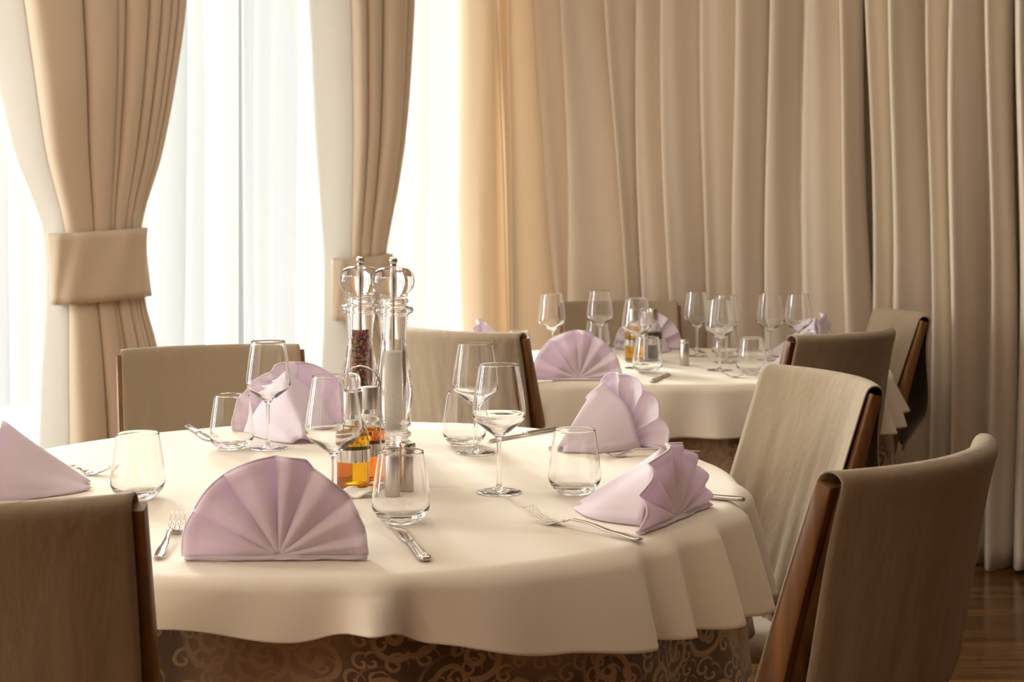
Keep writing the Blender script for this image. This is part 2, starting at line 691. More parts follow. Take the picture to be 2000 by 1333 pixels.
def full_curtain(name, label, tops, bots, amps, seed, group=None, z0=0.015, z1=2.84, lift=0.0, hem=True):
    ut = [px_u(p) for p in tops]
    ub = [px_u(p) for p in bots]
    S, NZ = 16, 46
    n = len(amps)
    cols = n * S + 1
    rr = random.Random(seed)
    ph = [rr.uniform(0, 6.28) for _ in range(n + 1)]

    def fn(i, j):
        k = min(i // S, n - 1)
        t = (i - k * S) / S
        z = z0 + (z1 - z0) * j / (NZ - 1)
        f = (2.03 - z) / (2.03 - 0.85)          # 0 at the top of the picture, 1 near table height
        f = max(-0.4, min(1.35, f))
        f2 = f ** 1.35 if f > 0 else f
        g = smooth_step(2.84, 2.0, z)
        a0 = lerp(ut[k], ub[k], f2) + 0.010 * sin(z * 3.1 + ph[k])
        a1 = lerp(ut[k + 1], ub[k + 1], f2) + 0.010 * sin(z * 3.1 + ph[k + 1])
        w = a1 - a0
        A = 1.4 * amps[k] * (0.55 + 0.45 * g) * (1 + 0.14 * sin(z * 2.3 + ph[k] * 2))
        pk = 0.22
        d = A * (sin(pi / 2 * t / pk) ** 0.8 if t < pk else (1 - ((t - pk) / (1 - pk)) ** 1.4) ** 0.9)
        d += 0.006 * sin(2 * pi * t * 1.5 + z * 1.3 + ph[k]) * sin(pi * t)
        u = a0 + w * t - 0.07 * w * sin(pi * t) * min(1.0, A / 0.06)
        p, _, nn = path_point(u)
        q = p + nn * (d + lift)
        lowz = z
        if j == 0:
            lowz = z0 + 0.012 * sin(u * 23)
        return (q.x, q.y, lowz)
    root = MB().grid(cols, NZ, fn).build(name, M['drape'], smooth=True, solid=0.004)
    tag(root, label, 'curtain', group)
    return root


full_curtain('curtain', 'beige floor-length drape beside the sheer window, its left folds glowing with daylight',
             [888, 968, 1040, 1108, 1193, 1247, 1297, 1375, 1440, 1506],
             [902, 990, 1098, 1116, 1236, 1262, 1319, 1380, 1440, 1501],
             [0.10, 0.09, 0.035, 0.09, 0.07, 0.06, 0.085, 0.05, 0.075], 3, 'drapes along the blind wall')
full_curtain('curtain', 'beige drape in the middle of the wall, behind the rightmost far wine glasses',
             [1506, 1570, 1640, 1684], [1501, 1570, 1660, 1712], [0.075, 0.05, 0.07], 4, 'drapes along the blind wall')
full_curtain('curtain', 'beige floor-length drape with three broad folds behind the pale-covered far right chair',
             [1694, 1744, 1815, 1860, 1930, 1988], [1706, 1741, 1816, 1857, 1930, 1985],
             [0.05, 0.085, 0.05, 0.10, 0.07], 5, 'drapes along the blind wall')
full_curtain('curtain', 'beige drape at the right edge of the view, hem on the parquet',
             [1990, 2070, 2150, 2230, 2320, 2420, 2530], [1987, 2070, 2150, 2230, 2320, 2420, 2530],
             [0.09, 0.07, 0.08, 0.07, 0.08, 0.07], 6, 'drapes along the blind wall')


def tied_curtain(label, ys, Y, lefts, rights, fr, amps, tie, flank, seed):
    """A drape gathered by a broad band.  ys / lefts / rights give its outline height by height."""
    def zz(y):
        return CAM_H - (y - 424) / 2778.0 * Y
    Ls = [(zz(y), on_line(x, WD, WO)) for y, x in zip(ys, lefts)][::-1]
    Rs = [(zz(y), on_line(x, WD, WO)) for y, x in zip(ys, rights)][::-1]
    zt1, zt0 = zz(tie[0]), zz(tie[1])
    S, NZ = 14, 70
    n = len(amps)
    rr = random.Random(seed)
    ph = [rr.uniform(0, 6.28) for _ in range(n + 1)]
    z0, z1 = 0.02, 2.84

    def fn(i, j):
        k = min(i // S, n - 1)
        t = (i - k * S) / S
        z = z0 + (z1 - z0) * j / (NZ - 1)
        l, r = curve(Ls, z), curve(Rs, z)
        W = r - l
        squeeze = min(1.0, 0.42 + 1.3 * max(0.0, z - zt1, zt0 - z))
        a0, a1 = fr[k], fr[k + 1]
        w = a1 - a0
        A = amps[k] * squeeze
        u = a0 + w * t
        bulge = 0.05 * (1 - (2 * u - 1) ** 2)
        if k == 0:
            d = -flank * (1 - t) ** 1.2 * (0.35 + 0.65 * squeeze) + 0.01 * sin(pi * t)
            uu = u
        else:
            d = A * max(0.0, sin(pi * t ** 0.85)) ** 0.7
            uu = u - 0.14 * w * sin(2 * pi * t)
        p = WO + WD * (l + W * uu) + WN * (d + bulge)
        return (p.x, p.y, z + 0.006 * sin(5 * u + ph[k]))
    root = MB().grid((n - 1) * S + 1, NZ, lambda i, j: fn(i + S, j)).build('curtain', M['lined'], smooth=True, solid=0.004)
    tag(root, label, 'curtain', 'drapes tied back at the window')
    # the turned-back edge shows the white lining
    e = MB().grid(S + 1, NZ, fn).build('lining', M['lining'], root, smooth=True, solid=0.004)
    e['label'] = 'white lining of the turned-back edge'
    # the band
    K = 56

    def band(i, j):
        a = 2 * pi * i / K
        f = j / 9.0
        z = lerp(zt0, zt1, f)
        l, r = curve(Ls, z), curve(Rs, z)
        mid, hw = (l + r) / 2, (r - l) / 2 + 0.012
        ca, sa = cos(a), sin(a)
        hx = (abs(ca) ** 0.75) * (1 if ca > 0 else -1)
        p = WO + WD * (mid + hw * hx) + WN * (0.030 + 0.062 * sa + 0.004 * sin(9 * a + 4 * f))
        return (p.x, p.y, z + 0.010 * hx)
    b = MB().grid(K, 10, band, close_u=True).build('tie_band', M['lined'], root, solid=0.006)
    return root


tied_curtain('beige drape tied back by a broad band, left of the window-side chair',
             [-240, 0, 120, 300, 445, 585, 690, 880, 1130], 4.72,
             [-60, -18, 6, 45, 95, 103, 99, 96, 94], [372, 358, 343, 312, 274, 280, 304, 328, 345],
             [0, 0.15, 0.42, 0.60, 0.65, 0.77, 0.845, 0.905, 0.95, 1.0],
             [0.0, 0.07, 0.06, 0.03, 0.06, 0.05, 0.045, 0.04, 0.04], (450, 585), 0.11, 11)
tied_curtain('beige drape tied back by a band directly behind the two tall clear mills',
             [-240, 0, 200, 350, 500, 617, 700, 850, 1100], 5.27,
             [614, 630, 640, 646, 650, 650, 650, 648, 646], [806, 798, 786, 770, 748, 752, 800, 820, 830],
             [0, 0.27, 0.39, 0.57, 0.87, 1.0],
             [0.0, 0.05, 0.05, 0.08, 0.06], (500, 617), 0.11, 12)


def sheer(label, px0, px1, seed):
    SO = WO - WN * 0.225
    u0, u1 = on_line(px0, WD, SO), on_line(px1, WD, SO)
    rr = random.Random(seed)
    b = [u0]
    while b[-1] < u1 - 0.06:
        b.append(min(u1, b[-1] + rr.choice((0.05, 0.07, 0.10, 0.14))))
    amps = [rr.uniform(0.012, 0.05) for _ in b]
    S, NZ = 8, 16
    n = len(b) - 1

    def fn(i, j):
        k = min(i // S, n - 1)
        t = (i - k * S) / S
        z = 0.02 + 2.80 * j / (NZ - 1)
        w = b[k + 1] - b[k]
        u = b[k] + w * (t - 0.12 * sin(2 * pi * t)) + 0.006 * sin(z * 2 + k)
        d = amps[k] * sin(pi * t) ** 0.8 * (1.0 + 0.2 * sin(z * 1.7 + k * 2))
        p = WO + WD * u + WN * (d - 0.225)
        return (p.x, p.y, z)
    o = MB().grid(n * S + 1, NZ, fn).build('sheer_curtain', M['sheer'])
    return tag(o, label, 'sheer curtain', 'white sheers over the window')


sheer('white sheer curtain left of the drape with the wide band', -560, 176, 21)
sheer('white sheer curtain between the two tied-back drapes', 186, 697, 22)
sheer('narrow white sheer curtain between the drape behind the mills and the glowing full-length drape', 707, 896, 23)


# ------------------------------------------------------------------ tables and cloths
T1 = (-0.30, 2.43, 0.675, 0.675)
T2 = (0.46, 4.325, 0.665, 0.535)


def round_table(T, label):
    cx, cyy, rx, ry = T
    t = thing('round_table', label, 'table', (cx, cyy, 0), 0, 'round tables')
    s = ry / rx

    def scaled(mb):
        mb.v = [(x, y * s, z) for x, y, z in mb.v]
        return mb
    scaled(MB().lathe([(0, 0.715), (rx - 0.03, 0.715), (rx - 0.022, 0.72), (rx - 0.02, 0.735), (rx - 0.028, 0.744), (0, 0.744)], 72)).build('tabletop', M['wood'], t)
    MB().lathe([(0.0, 0.02), (0.05, 0.03), (0.04, 0.08), (0.04, 0.66), (0.07, 0.714), (0, 0.714)], 32).build('pedestal', M['dark'], t)
    MB().lathe([(0, 0), (0.24, 0), (0.24, 0.012), (0.06, 0.028), (0, 0.03)], 48).build('base', M['dark'], t)
    return t


round_table(T1, 'round dining table in front, under the cream and brown cloths')
round_table(T2, 'round dining table further back, under the cream and brown cloths')


def draped_cloth(T, name, label, cat, hem, fold, z_top, grow, mat, rnd_edge, group, ripple=0.0, uv=False):
    cx, cyy, rx, ry = T
    s = ry / rx
    R = rx + grow
    NT = 400
    flat = [0.05, 0.25, 0.45, 0.62, 0.75, 0.86, 0.94]
    rows = [('f', q) for q in flat] + [('e', k / 7.0) for k in range(8)] + [('d', k / 22.0) for k in range(1, 23)]

    def fn(i, j):
        th = 2 * pi * i / NT
        kind, q = rows[j]
        e = rnd_edge
        deg = math.degrees(th)
        if deg > 180:
            deg -= 360
        if kind == 'f':
            r, z = (R - e) * q, z_top
        elif kind == 'e':
            a = q * pi / 2
            r, z = R - e + e * sin(a) + fold(deg, 0.20 * q * q), z_top - e + e * cos(a)
        else:
            Lh = (z_top - e) - hem(deg)
            r = R + fold(deg, 0.20 + 0.80 * q)
            z = z_top - e - Lh * q
            # a slack ripple just above the hem
            r += ripple * sin(deg * 1.1) * q * q
        return (r * cos(th), r * s * sin(th), z)

    def uvf(i, j):
        kind, q = rows[j]
        v = {'f': 0.9 - 0.4 * q, 'e': 0.5 - 0.02 * q, 'd': 0.48 - 0.28 * q}[kind]
        return (i / NT * 2 * pi * rx, v)
    mb = MB()
    mb.grid(NT, len(rows), fn, close_u=True, uvfn=uvf if uv else None)
    c = len(mb.v)
    mb.v.append((0, 0, z_top))
    mb.uv[c] = (0, 0.9)
    for i in range(NT):
        mb.f.append((c, i, (i + 1) % NT))
        mb.mi.append(0)
    if not uv:
        mb.uv = {}
    o = mb.build(name, mat, smooth=True, solid=0.0012, offset=-1.0)
    o.location = (cx, cyy, 0)
    return tag(o, label, cat, group)


HEM1 = [(-180, 0.62), (-150, 0.66), (-120, 0.697), (-100, 0.693), (-87, 0.682), (-79.5, 0.698), (-73.8, 0.668), (-60, 0.642), (-49, 0.626), (-42, 0.622),
        (-32, 0.609), (-20, 0.591), (5, 0.552), (40, 0.58), (90, 0.62), (140, 0.62), (180, 0.62)]
FOLDS1 = [(-48.5, 26, 0.048), (-41.5, 7, 0.042), (-31, 10.5, 0.048), (-18.5, 12.5, 0.05), (-4, 14, 0.05), (12, 16, 0.045), (30, 18, 0.04), (48, 18, 0.04),
          (70, 20, 0.04), (95, 24, 0.04), (120, 24, 0.04), (150, 28, 0.04)]


def fold1(deg, t):
    f = 0.012
    for e, w, a in FOLDS1:
        x = deg - (e - w)
        if 0 <= x <= w:
            f += a * smooth_step(0, w, x) ** 1.2
        elif w < x < w + 2.6:
            f += a * (1 - smooth_step(0, 2.6, x - w))
    # one pinched fold in front and slack bulges either side of it
    f += 0.020 * exp(-((deg + 88) / 7.0) ** 2) + 0.058 * exp(-((deg + 79.5) / 2.3) ** 2) - 0.012 * exp(-((deg + 75.4) / 1.9) ** 2)
    f += 0.016 * exp(-((deg + 104) / 6.0) ** 2) + 0.020 * exp(-((deg + 67) / 5.5) ** 2) + 0.016 * exp(-((deg + 120) / 6.0) ** 2)
    f += 0.012 * exp(-((deg + 139) / 6.0) ** 2) + 0.012 * exp(-((deg + 160) / 7.0) ** 2)
    return f * t ** 0.75


def fold2(deg, t):
    f = 0.042 + 0.022 * sin(radians(deg * 17)) + 0.017 * sin(radians(deg * 11 + 40)) + 0.012 * sin(radians(deg * 29 + 10))
    return f * t


def fold_under(deg, t):
    f = 0.010 + 0.014 * sin(radians(deg * 13 + 30)) + 0.010 * sin(radians(deg * 22))
    f += 0.034 * smooth_step(-62, -40, deg) * smooth_step(60, 30, deg)
    return f * t - 0.006 * t


damask_args = dict(cat='tablecloth', fold=fold_under, z_top=0.7475, grow=-0.012, mat=M['damask'], rnd_edge=0.015, group='brown damask undercloths', uv=True)
draped_cloth(T1, 'damask_tablecloth', 'brown scroll-patterned undercloth showing below the cream cloth of the front table', hem=lambda d: 0.475, **damask_args)
draped_cloth(T2, 'damask_tablecloth', 'brown undercloth showing below the cream cloth of the far table', hem=lambda d: 0.475, **damask_args)
draped_cloth(T1, 'tablecloth', 'cream cloth draped over the front round table, wavy hem', 'tablecloth', lambda d: interp(HEM1, d), fold1, 0.7505, 0.010, M['cream'], 0.02,
             'cream tablecloths')
draped_cloth(T2, 'tablecloth', 'cream cloth draped over the far round table by the wall drapes', 'tablecloth',
             lambda d: 0.600 + 0.012 * sin(radians(d * 3)), fold2, 0.7505, 0.010, M['cream'], 0.02, 'cream tablecloths')
TOP = 0.7510


# ------------------------------------------------------------------ chairs
def back_y(z):
    """Centre line of the raked back posts above the seat."""
    return -0.160 - 0.235 * (z - 0.44) - 0.08 * max(0.0, z - 0.62) ** 1.3


def make_chair(gap):
    t = thing('dining_chair', '', 'chair')
    t.scale = (1, 1, 0.9875)
    sag = 0.055
    HW = 0.208

    def sagy(x):
        return -sag * (1 - (x / HW) ** 2)
    # posts: rear leg and back post in one sweep
    for s in (-1, 1):
        rows = []
        for k in range(26):
            z = 0.886 * k / 25
            y = back_y(z) if z > 0.44 else lerp(-0.235, back_y(0.44), smooth_step(-0.05, 0.46, z))
            tk = interp([(0, 0.015), (0.44, 0.021), (0.6, 0.0165), (0.886, 0.0115)], z)
            rows.append(((s * HW, y, z), 0.011, tk))
        MB().loft(rows, 12, 6.0, side=(1, 0, 0)).build('rear_leg', M['wood'], t, angle=40)
        rows = [((s * 0.185, 0.205, 0.0), 0.015, 0.015), ((s * 0.187, 0.20, 0.2), 0.018, 0.018), ((s * 0.188, 0.195, 0.405), 0.021, 0.021)]
        MB().loft(rows, 12, 6.0, side=(1, 0, 0)).build('front_leg', M['wood'], t, angle=40)

    # seat: padded, wider in front
    def seat(i, j):
        a = 2 * pi * i / 48
        ring = [(0.0, 0.405), (0.96, 0.405), (1.0, 0.415), (1.0, 0.432), (0.95, 0.445), (0.6, 0.450), (0.0, 0.452)][j]
        ca, sa = cos(a), sin(a)
        x = (abs(ca) ** 0.35) * (1 if ca > 0 else -1) * 0.185
        y = (abs(sa) ** 0.35) * (1 if sa > 0 else -1) * 0.185
        return (x * ring[0] * (1 + 0.10 * (y + 0.2)), 0.035 + y * ring[0], ring[1])
    MB().grid(48, 7, seat, close_u=True).build('seat', M['cover'], t)

    # curved back panel between the posts
    def panel(i, j):
        x = lerp(-HW + 0.012, HW - 0.012, i / 16.0)
        z = lerp(0.50, 0.882, j / 10.0)
        return (x, back_y(z) + sagy(x), z)
    MB().grid(17, 11, panel).build('backrest', M['wood'], t, solid=0.016)

    # cover hung over the top rail, front flap and back flap
    path = []
    for k in range(24):                       # up the front
        z = lerp(0.462, 0.882, k / 23.0)
        path.append((back_y(z) + 0.017 + 0.010 * (1 - k / 23.0), z, 1.0 - k / 23.0, 'f'))
    for k in range(1, 8):                     # over the rail
        a = pi * k / 8
        path.append((back_y(0.89) + 0.018 * cos(a), 0.884 + 0.017 * sin(a), 0.0, 't'))
    for k in range(24):                       # down the back, hanging free
        z = lerp(0.882, 0.485, k / 23.0)
        q = k / 23.0
        y = back_y(z) - 0.018 - gap * smooth_step(0, 0.75, q) * (1 - 0.8 * smooth_step(0.70, 1.0, q))
        path.append((y, z, q, 'b'))
    CW = 0.207

    def cov(i, j):
        y, z, q, part = path[j]
        x = lerp(-CW, CW, i / 44.0)
        sx = sagy(x)
        w = 0.0
        if part != 't':
            w = 0.005 * q * (sin(x * 46 + 1.2) + 0.6 * sin(x * 83 + 3 * z)) + 0.006 * q * noise.noise(Vector((x * 16, z * 3.0, 2.0 if part == 'f' else 7.0)))
            if part == 'f':
                w = abs(w) + 0.001
            else:
                w = -abs(w) - 0.001
        return (x * (1 + (0.02 * q if part == 'b' else 0.0)), y + sx + w, z)
    cv = MB().grid(45, len(path), cov).build('slip_cover', M['cover'], t, solid=0.0025)
    cv['label'] = 'taupe cloth cover hung over the back'
    return t


chair = make_chair(0.022)
loose = make_chair(0.070)
chairs = [
    (0.525, 1.86, 0.72, -0.69, 'taupe-covered chair in the right foreground, back to the viewer'),
    (-0.625, 1.571, 0.03, -1.0, 'taupe-covered chair cut off at the left foreground, wrinkled cover and brown post'),
    (0.596, 2.77, 0.956, 0.29, 'chair on the right of the front table, wrinkled pale cover facing the lilac napkins'),
    (-0.708, 3.355, -0.35, 0.94, 'chair on the window side of the front table, in front of the tied drape'),
    (-0.137, 3.875, -0.59, -0.81, 'pale taupe chair just right of the clear mills, back to the front table'),
    (0.885, 3.81, 0.62, -0.785, 'dark brown-looking chair at the right front of the far table, back to the viewer'),
    (1.25, 4.585, 0.996, 0.09, 'side-on chair at the far right, pale front and dark back flap'),
    (0.39, 5.14, 0.0, 1.0, 'chair at the back of the far table against the wall drapes, behind a lilac fan'),
]
for i, (tx, ty, ox, oy, lab) in enumerate(chairs):
    l = sqrt(ox * ox + oy * oy)
    ox, oy = ox / l, oy / l
    off = -back_y(0.89)
    place(loose if i in (2, 6) else chair, i in (0, 2), (tx - ox * off, ty - oy * off, 0), atan2(-oy, -ox) - pi / 2, lab, 'taupe-covered dining chairs')


# ------------------------------------------------------------------ glassware
def smooth_profile(pts, n=6):
    """Catmull-Rom through (r, z) points."""
    out = []
    P = [pts[0]] + list(pts) + [pts[-1]]
    for k in range(1, len(P) - 2):
        p0, p1, p2, p3 = P[k - 1:k + 3]
        for j in range(n):
            t = j / n
            q = []
            for d in (0, 1):
                q.append(0.5 * (2 * p1[d] + (p2[d] - p0[d]) * t + (2 * p0[d] - 5 * p1[d] + 4 * p2[d] - p3[d]) * t * t
                                + (3 * p1[d] - p0[d] - 3 * p2[d] + p3[d]) * t ** 3))
            out.append((max(0.0, q[0]), q[1]))
    out.append(pts[-1])
    return out


def make_wine_glass():
    t = thing('wine_glass', '', 'wine glass')
    outer = smooth_profile([(0.0042, 0.0865), (0.009, 0.0915), (0.022, 0.1015), (0.0365, 0.1135), (0.0425, 0.1215), (0.0433, 0.130), (0.0405, 0.155),
                            (0.0360, 0.183), (0.0322, 0.2066)], 5)
    rim = [(0.03212, 0.2069), (0.0318, 0.20702), (0.03148, 0.2069), (0.03138, 0.2066)]
    inner = smooth_profile([(0.03138, 0.2066), (0.0352, 0.183), (0.0397, 0.155), (0.0424, 0.131), (0.0412, 0.1225), (0.0353, 0.1148), (0.021, 0.1045), (0.009, 0.0968), (0.0, 0.0950)], 5)
    prof = outer + rim + inner[1:]
    MB().lathe(prof, 64).build('bowl', M['glass'], t, fix=False)
    MB().lathe(smooth_profile([(0.0062, 0.0075), (0.0043, 0.014), (0.0035, 0.03), (0.0034, 0.06), (0.0037, 0.08), (0.0042, 0.0865)], 6), 32).build('stem', M['glass'], t, fix=False)
    foot = [(0.0, 0.0), (0.030, 0.0), (0.0362, 0.0), (0.0368, 0.0007), (0.0362, 0.0016)] + smooth_profile([(0.030, 0.0022), (0.018, 0.0034), (0.010, 0.0050), (0.0062, 0.0075)], 5)
    MB().lathe(foot, 64).build('foot', M['glass'], t, fix=False)
    return t


def make_tumbler():
    outer = smooth_profile([(0.0, 0.0005), (0.018, 0.0), (0.0255, 0.0015), (0.0345, 0.0085), (0.0410, 0.0190), (0.0424, 0.0290), (0.0408, 0.0500), (0.0370, 0.078), (0.0330, 0.1032)], 5)
    rim = [(0.0329, 0.10355), (0.03255, 0.1037), (0.0322, 0.10355), (0.0321, 0.1032)]
    inner = smooth_profile([(0.0321, 0.1032), (0.0358, 0.078), (0.0396, 0.0500), (0.0411, 0.0295), (0.0394, 0.0205), (0.0320, 0.0125), (0.018, 0.0088), (0.0, 0.0080)], 5)
    o = MB().lathe(outer + rim + inner[1:], 64).build('tumbler', M['glass'], fix=False)
    o['category'] = 'tumbler'
    return o


wine = make_wine_glass()
tumbler = make_tumbler()
wine_spots = [
    (-0.469, 2.735, 'stemmed wine glass in front of the window-side chair, napkin seen through it'),
    (-0.268, 2.137, 'stemmed wine glass in front of the oil bottle, behind the big front napkin'),
    (-0.069, 2.685, 'stemmed wine glass standing behind another, nearest to the mills on their right'),
    (-0.021, 2.300, 'nearest stemmed wine glass in the middle of the front table, foot clear on the cloth'),
    (0.124, 4.42, 'leftmost stemmed wine glass on the far table, behind the lilac fan'),
    (0.286, 4.62, 'far-table wine glass in front of the back chair, left of its lilac fan'),
    (0.367, 4.19, 'wine glass on the far table directly in front of the small cruet set'),
    (0.592, 4.55, 'wine glass on the far table just right of the back chair, behind the steel shaker'),
    (0.603, 4.13, 'front glass of an overlapping pair of wine glasses on the far table'),
    (0.655, 4.35, 'rear glass of an overlapping pair of wine glasses on the far table'),
    (0.801, 4.42, 'wine glass on the far table, left one of two before the dark chair'),
    (0.885, 4.40, 'rightmost wine glass on the far table, in front of a lilac napkin'),
]
for i, (x, y, lab) in enumerate(wine_spots):
    place(wine, i == 0, (x, y, TOP), 0, lab, 'wine glasses on the front table' if i < 4 else 'wine glasses on the far table')
tumbler_spots = [
    (-0.592, 2.25, 'water tumbler at the left of the front table, by the cut-off napkin'),
    (-0.538, 2.73, 'water tumbler left of the stemmed glass, before the window-side napkin'),
    (-0.162, 2.075, 'water tumbler in the front middle, two steel shakers seen through it'),
    (0.101, 2.29, 'water tumbler between the nearest wine glass and the lilac napkins on the right'),
    (-0.093, 2.775, 'water tumbler half hidden behind two stemmed glasses, right of the salt mill'),
    (0.018, 4.28, 'water tumbler on the far table peeking out behind the pale chair'),
    (0.285, 4.74, 'water tumbler behind a wine glass, left of the back lilac fan'),
    (0.387, 4.06, 'water tumbler at the front of the far table, cruet set seen through it'),
    (0.677, 4.52, 'water tumbler behind the overlapping pair of wine glasses on the far table'),
    (0.680, 4.035, 'water tumbler at the right front of the far table, beside the fork'),
    (0.930, 4.31, 'water tumbler mostly hidden behind the dark chair, before the right lilac napkin'),
]
for i, (x, y, lab) in enumerate(tumbler_spots):
    place(tumbler, i == 0, (x, y, TOP), 0, lab, 'tumblers on the front table' if i < 5 else 'tumblers on the far table')


# ------------------------------------------------------------------ mills
def make_mill(label, x, y, kind):  # about 37 cm tall
    t = thing('pepper_mill' if kind == 'pepper' else 'salt_mill', label, kind + ' mill', (x, y, TOP), 0, 'tall clear mills')
    t.scale = (1, 1, 0.975)
    cav = 0.0180
    body = smooth_profile([(0.0, 0.0), (0.034, 0.0), (0.0375, 0.003), (0.0375, 0.010), (0.031, 0.014), (0.0285, 0.019), (0.034, 0.024), (0.0345, 0.029), (0.029, 0.034),
                           (0.0282, 0.040), (0.0335, 0.045), (0.0335, 0.050), (0.0285, 0.054), (0.0290, 0.062), (0.034, 0.082), (0.0375, 0.105), (0.0360, 0.130),
                           (0.0300, 0.170), (0.0250, 0.205), (0.0252, 0.225), (0.0285, 0.255), (0.0305, 0.264), (0.0375, 0.268), (0.0385, 0.273), (0.0370, 0.278),
                           (0.0280, 0.281), (0.0268, 0.285), (0.0298, 0.289), (0.0290, 0.293), (0.0262, 0.296)], 4)
    inner = [(cav, 0.296), (cav, 0.032), (0.0, 0.030)]
    MB().lathe(body + inner, 56).build('body', M['acrylic'], t, fix=False, angle=50)
    head = smooth_profile([(0.0255, 0.2985), (0.0285, 0.3010), (0.0275, 0.3050), (0.0330, 0.3090), (0.0400, 0.3200), (0.0418, 0.3300), (0.0395, 0.3420), (0.0320, 0.3520), (0.0200, 0.3570),
                           (0.0060, 0.3580)], 5)
    MB().lathe([(0.0045, 0.2985)] + head + [(0.0045, 0.3580)], 56, close=True).build('head', M['acrylic'], t, fix=False, angle=50)
    MB().lathe([(0, 0.034), (0.0028, 0.034), (0.0028, 0.3600), (0, 0.3600)], 16).build('shaft', M['steel'], t, angle=40)
    MB().lathe(smooth_profile([(0.0, 0.3582), (0.0058, 0.3582), (0.0060, 0.3640), (0.0068, 0.3650), (0.0080, 0.3690), (0.0076, 0.3735), (0.0045, 0.3768), (0.0, 0.3777)], 4), 24).build(
        'knob', M['chrome'], t, fix=False)
    r2 = random.Random(5)
    if kind == 'pepper':
        mb = MB()
        mb.lathe([(0.0030, 0.036), (0.0140, 0.036), (0.0140, 0.226), (0.0030, 0.226)], 20, close=True)
        zc = 0.039
        while zc < 0.2285:
            for k in range(20):
                a = 2 * pi * (k + r2.uniform(-0.3, 0.3)) / 20 + zc * 300
                rr = 0.0150 + r2.uniform(-0.0005, 0.0004)
                rad = r2.uniform(0.0021, 0.0026)
                c = (rr * cos(a), rr * sin(a), zc + r2.uniform(-0.0008, 0.0008))
                prof = [(0, -rad), (rad * 0.75, -rad * 0.66), (rad, 0), (rad * 0.75, rad * 0.66), (0, rad)]
                mb.lathe(prof, 7, c, r2.choice((0, 0, 0, 1, 1, 2, 2)))
            zc += 0.0042
        o = mb.build('peppercorns', [M['pepper_black'], M['pepper_red'], M['pepper_gold']], t, fix=False)
        tag(o, 'black, red and pale peppercorns', kind='stuff')
    else:
        o = MB().lathe([(0.0030, 0.036), (0.0172, 0.036), (0.0172, 0.187), (0.0150, 0.190), (0.0030, 0.192)], 28, close=True).build('salt', M['salt'], t, fix=False)
        tag(o, 'white coarse salt', kind='stuff')
    return t


make_mill('tall clear mill filled with mixed peppercorns, behind the oil bottle', -0.299, 2.800, 'pepper')
make_mill('tall clear mill filled with white salt, right of the peppercorn mill', -0.2292, 2.744, 'salt')


# ------------------------------------------------------------------ cruet sets
def make_bottle(name, label, x, y, liquid, stopper, group):
    t = thing(name, label, 'bottle', (x, y, TOP + 0.004), 0, group)
    outer = smooth_profile([(0.0, 0.0), (0.022, 0.0), (0.0262, 0.003), (0.0265, 0.010), (0.0265, 0.078), (0.0262, 0.088), (0.0215, 0.101), (0.0150, 0.112), (0.0135, 0.122), (0.0135, 0.140)], 5)
    inner = [(0.0120, 0.140), (0.0120, 0.122), (0.0134, 0.1125), (0.0198, 0.1005), (0.0246, 0.0875), (0.0250, 0.078), (0.0250, 0.010), (0.0240, 0.0050), (0.0, 0.0045)]
    MB().lathe(outer + inner, 48).build('flask', M['bottle'], t, fix=False)
    MB().lathe([(0.0, 0.0042), (0.0242, 0.0047), (0.02525, 0.010), (0.02525, 0.078), (0.02485, 0.0868), (0.0, 0.0868)], 48).build('liquid', liquid, t, fix=False, angle=40)
    MB().lathe([(0, 0.122), (0.0150, 0.122), (0.0152, 0.124), (0.0152, 0.156), (0.0146, 0.158), (0, 0.158)], 40).build('cap', M['steel'], t, fix=False, angle=40)
    if stopper:
        MB().lathe(smooth_profile([(0.0, 0.1582), (0.0125, 0.1582), (0.0125, 0.165), (0.0118, 0.180), (0.0085, 0.187), (0.0, 0.189)], 4), 32).build('stopper', M['glass'], t, fix=False)
    return t


def make_carrier(label, x, y, rz, bx, arch_h):
    """Steel rack: plate, a ring round each bottle and a tall arched handle between them."""
    t = thing('cruet_rack', label, 'rack', (x, y, TOP), rz, 'cruet racks')

    def plate(i, j):
        a = 2 * pi * i / 48
        f, z = [(0, 0.0), (1.0, 0.0), (1.03, 0.0015), (1.0, 0.0030), (0, 0.0030)][j]
        return (f * (bx + 0.030) * cos(a), f * 0.031 * sin(a), z)
    MB().grid(48, 5, plate, close_u=True).build('base', M['steel'], t)
    for s in (-1, 1):
        MB().lathe([(0.0270, 0.050), (0.0282, 0.050), (0.0282, 0.070), (0.0270, 0.070)], 48, (s * bx, 0, 0), close=True).build('ring', M['chrome'], t, fix=True, angle=40)
    rows = []
    w = 0.034
    for k in range(8):
        rows.append(((0, -w, 0.003 + (arch_h - w - 0.003) * k / 8), 0.0025, 0.0011))
    for k in range(17):
        a = pi - pi * k / 16
        rows.append(((0, w * cos(a), arch_h - w + w * sin(a)), 0.0025, 0.0011))
    for k in range(1, 9):
        rows.append(((0, w, arch_h - w - (arch_h - w - 0.003) * k / 8), 0.0025, 0.0011))
    MB().loft(rows, 10, 3.0, side=(1, 0, 0)).build('handle', M['chrome'], t)
    return t


def make_shaker(first_loc, label, group):
    t = thing('steel_shaker', label, 'shaker', first_loc, 0, group)
    MB().lathe([(0, 0), (0.0128, 0), (0.0135, 0.001), (0.0135, 0.066), (0.0128, 0.067), (0, 0.067)], 36).build('body', M['steel'], t, fix=False, angle=40)
    MB().lathe([(0, 0.0675), (0.0128, 0.0675), (0.0135, 0.0685), (0.0135, 0.076), (0.0120, 0.0785), (0, 0.079)], 36).build('cap', M['chrome'], t, fix=False, angle=40)
    return t


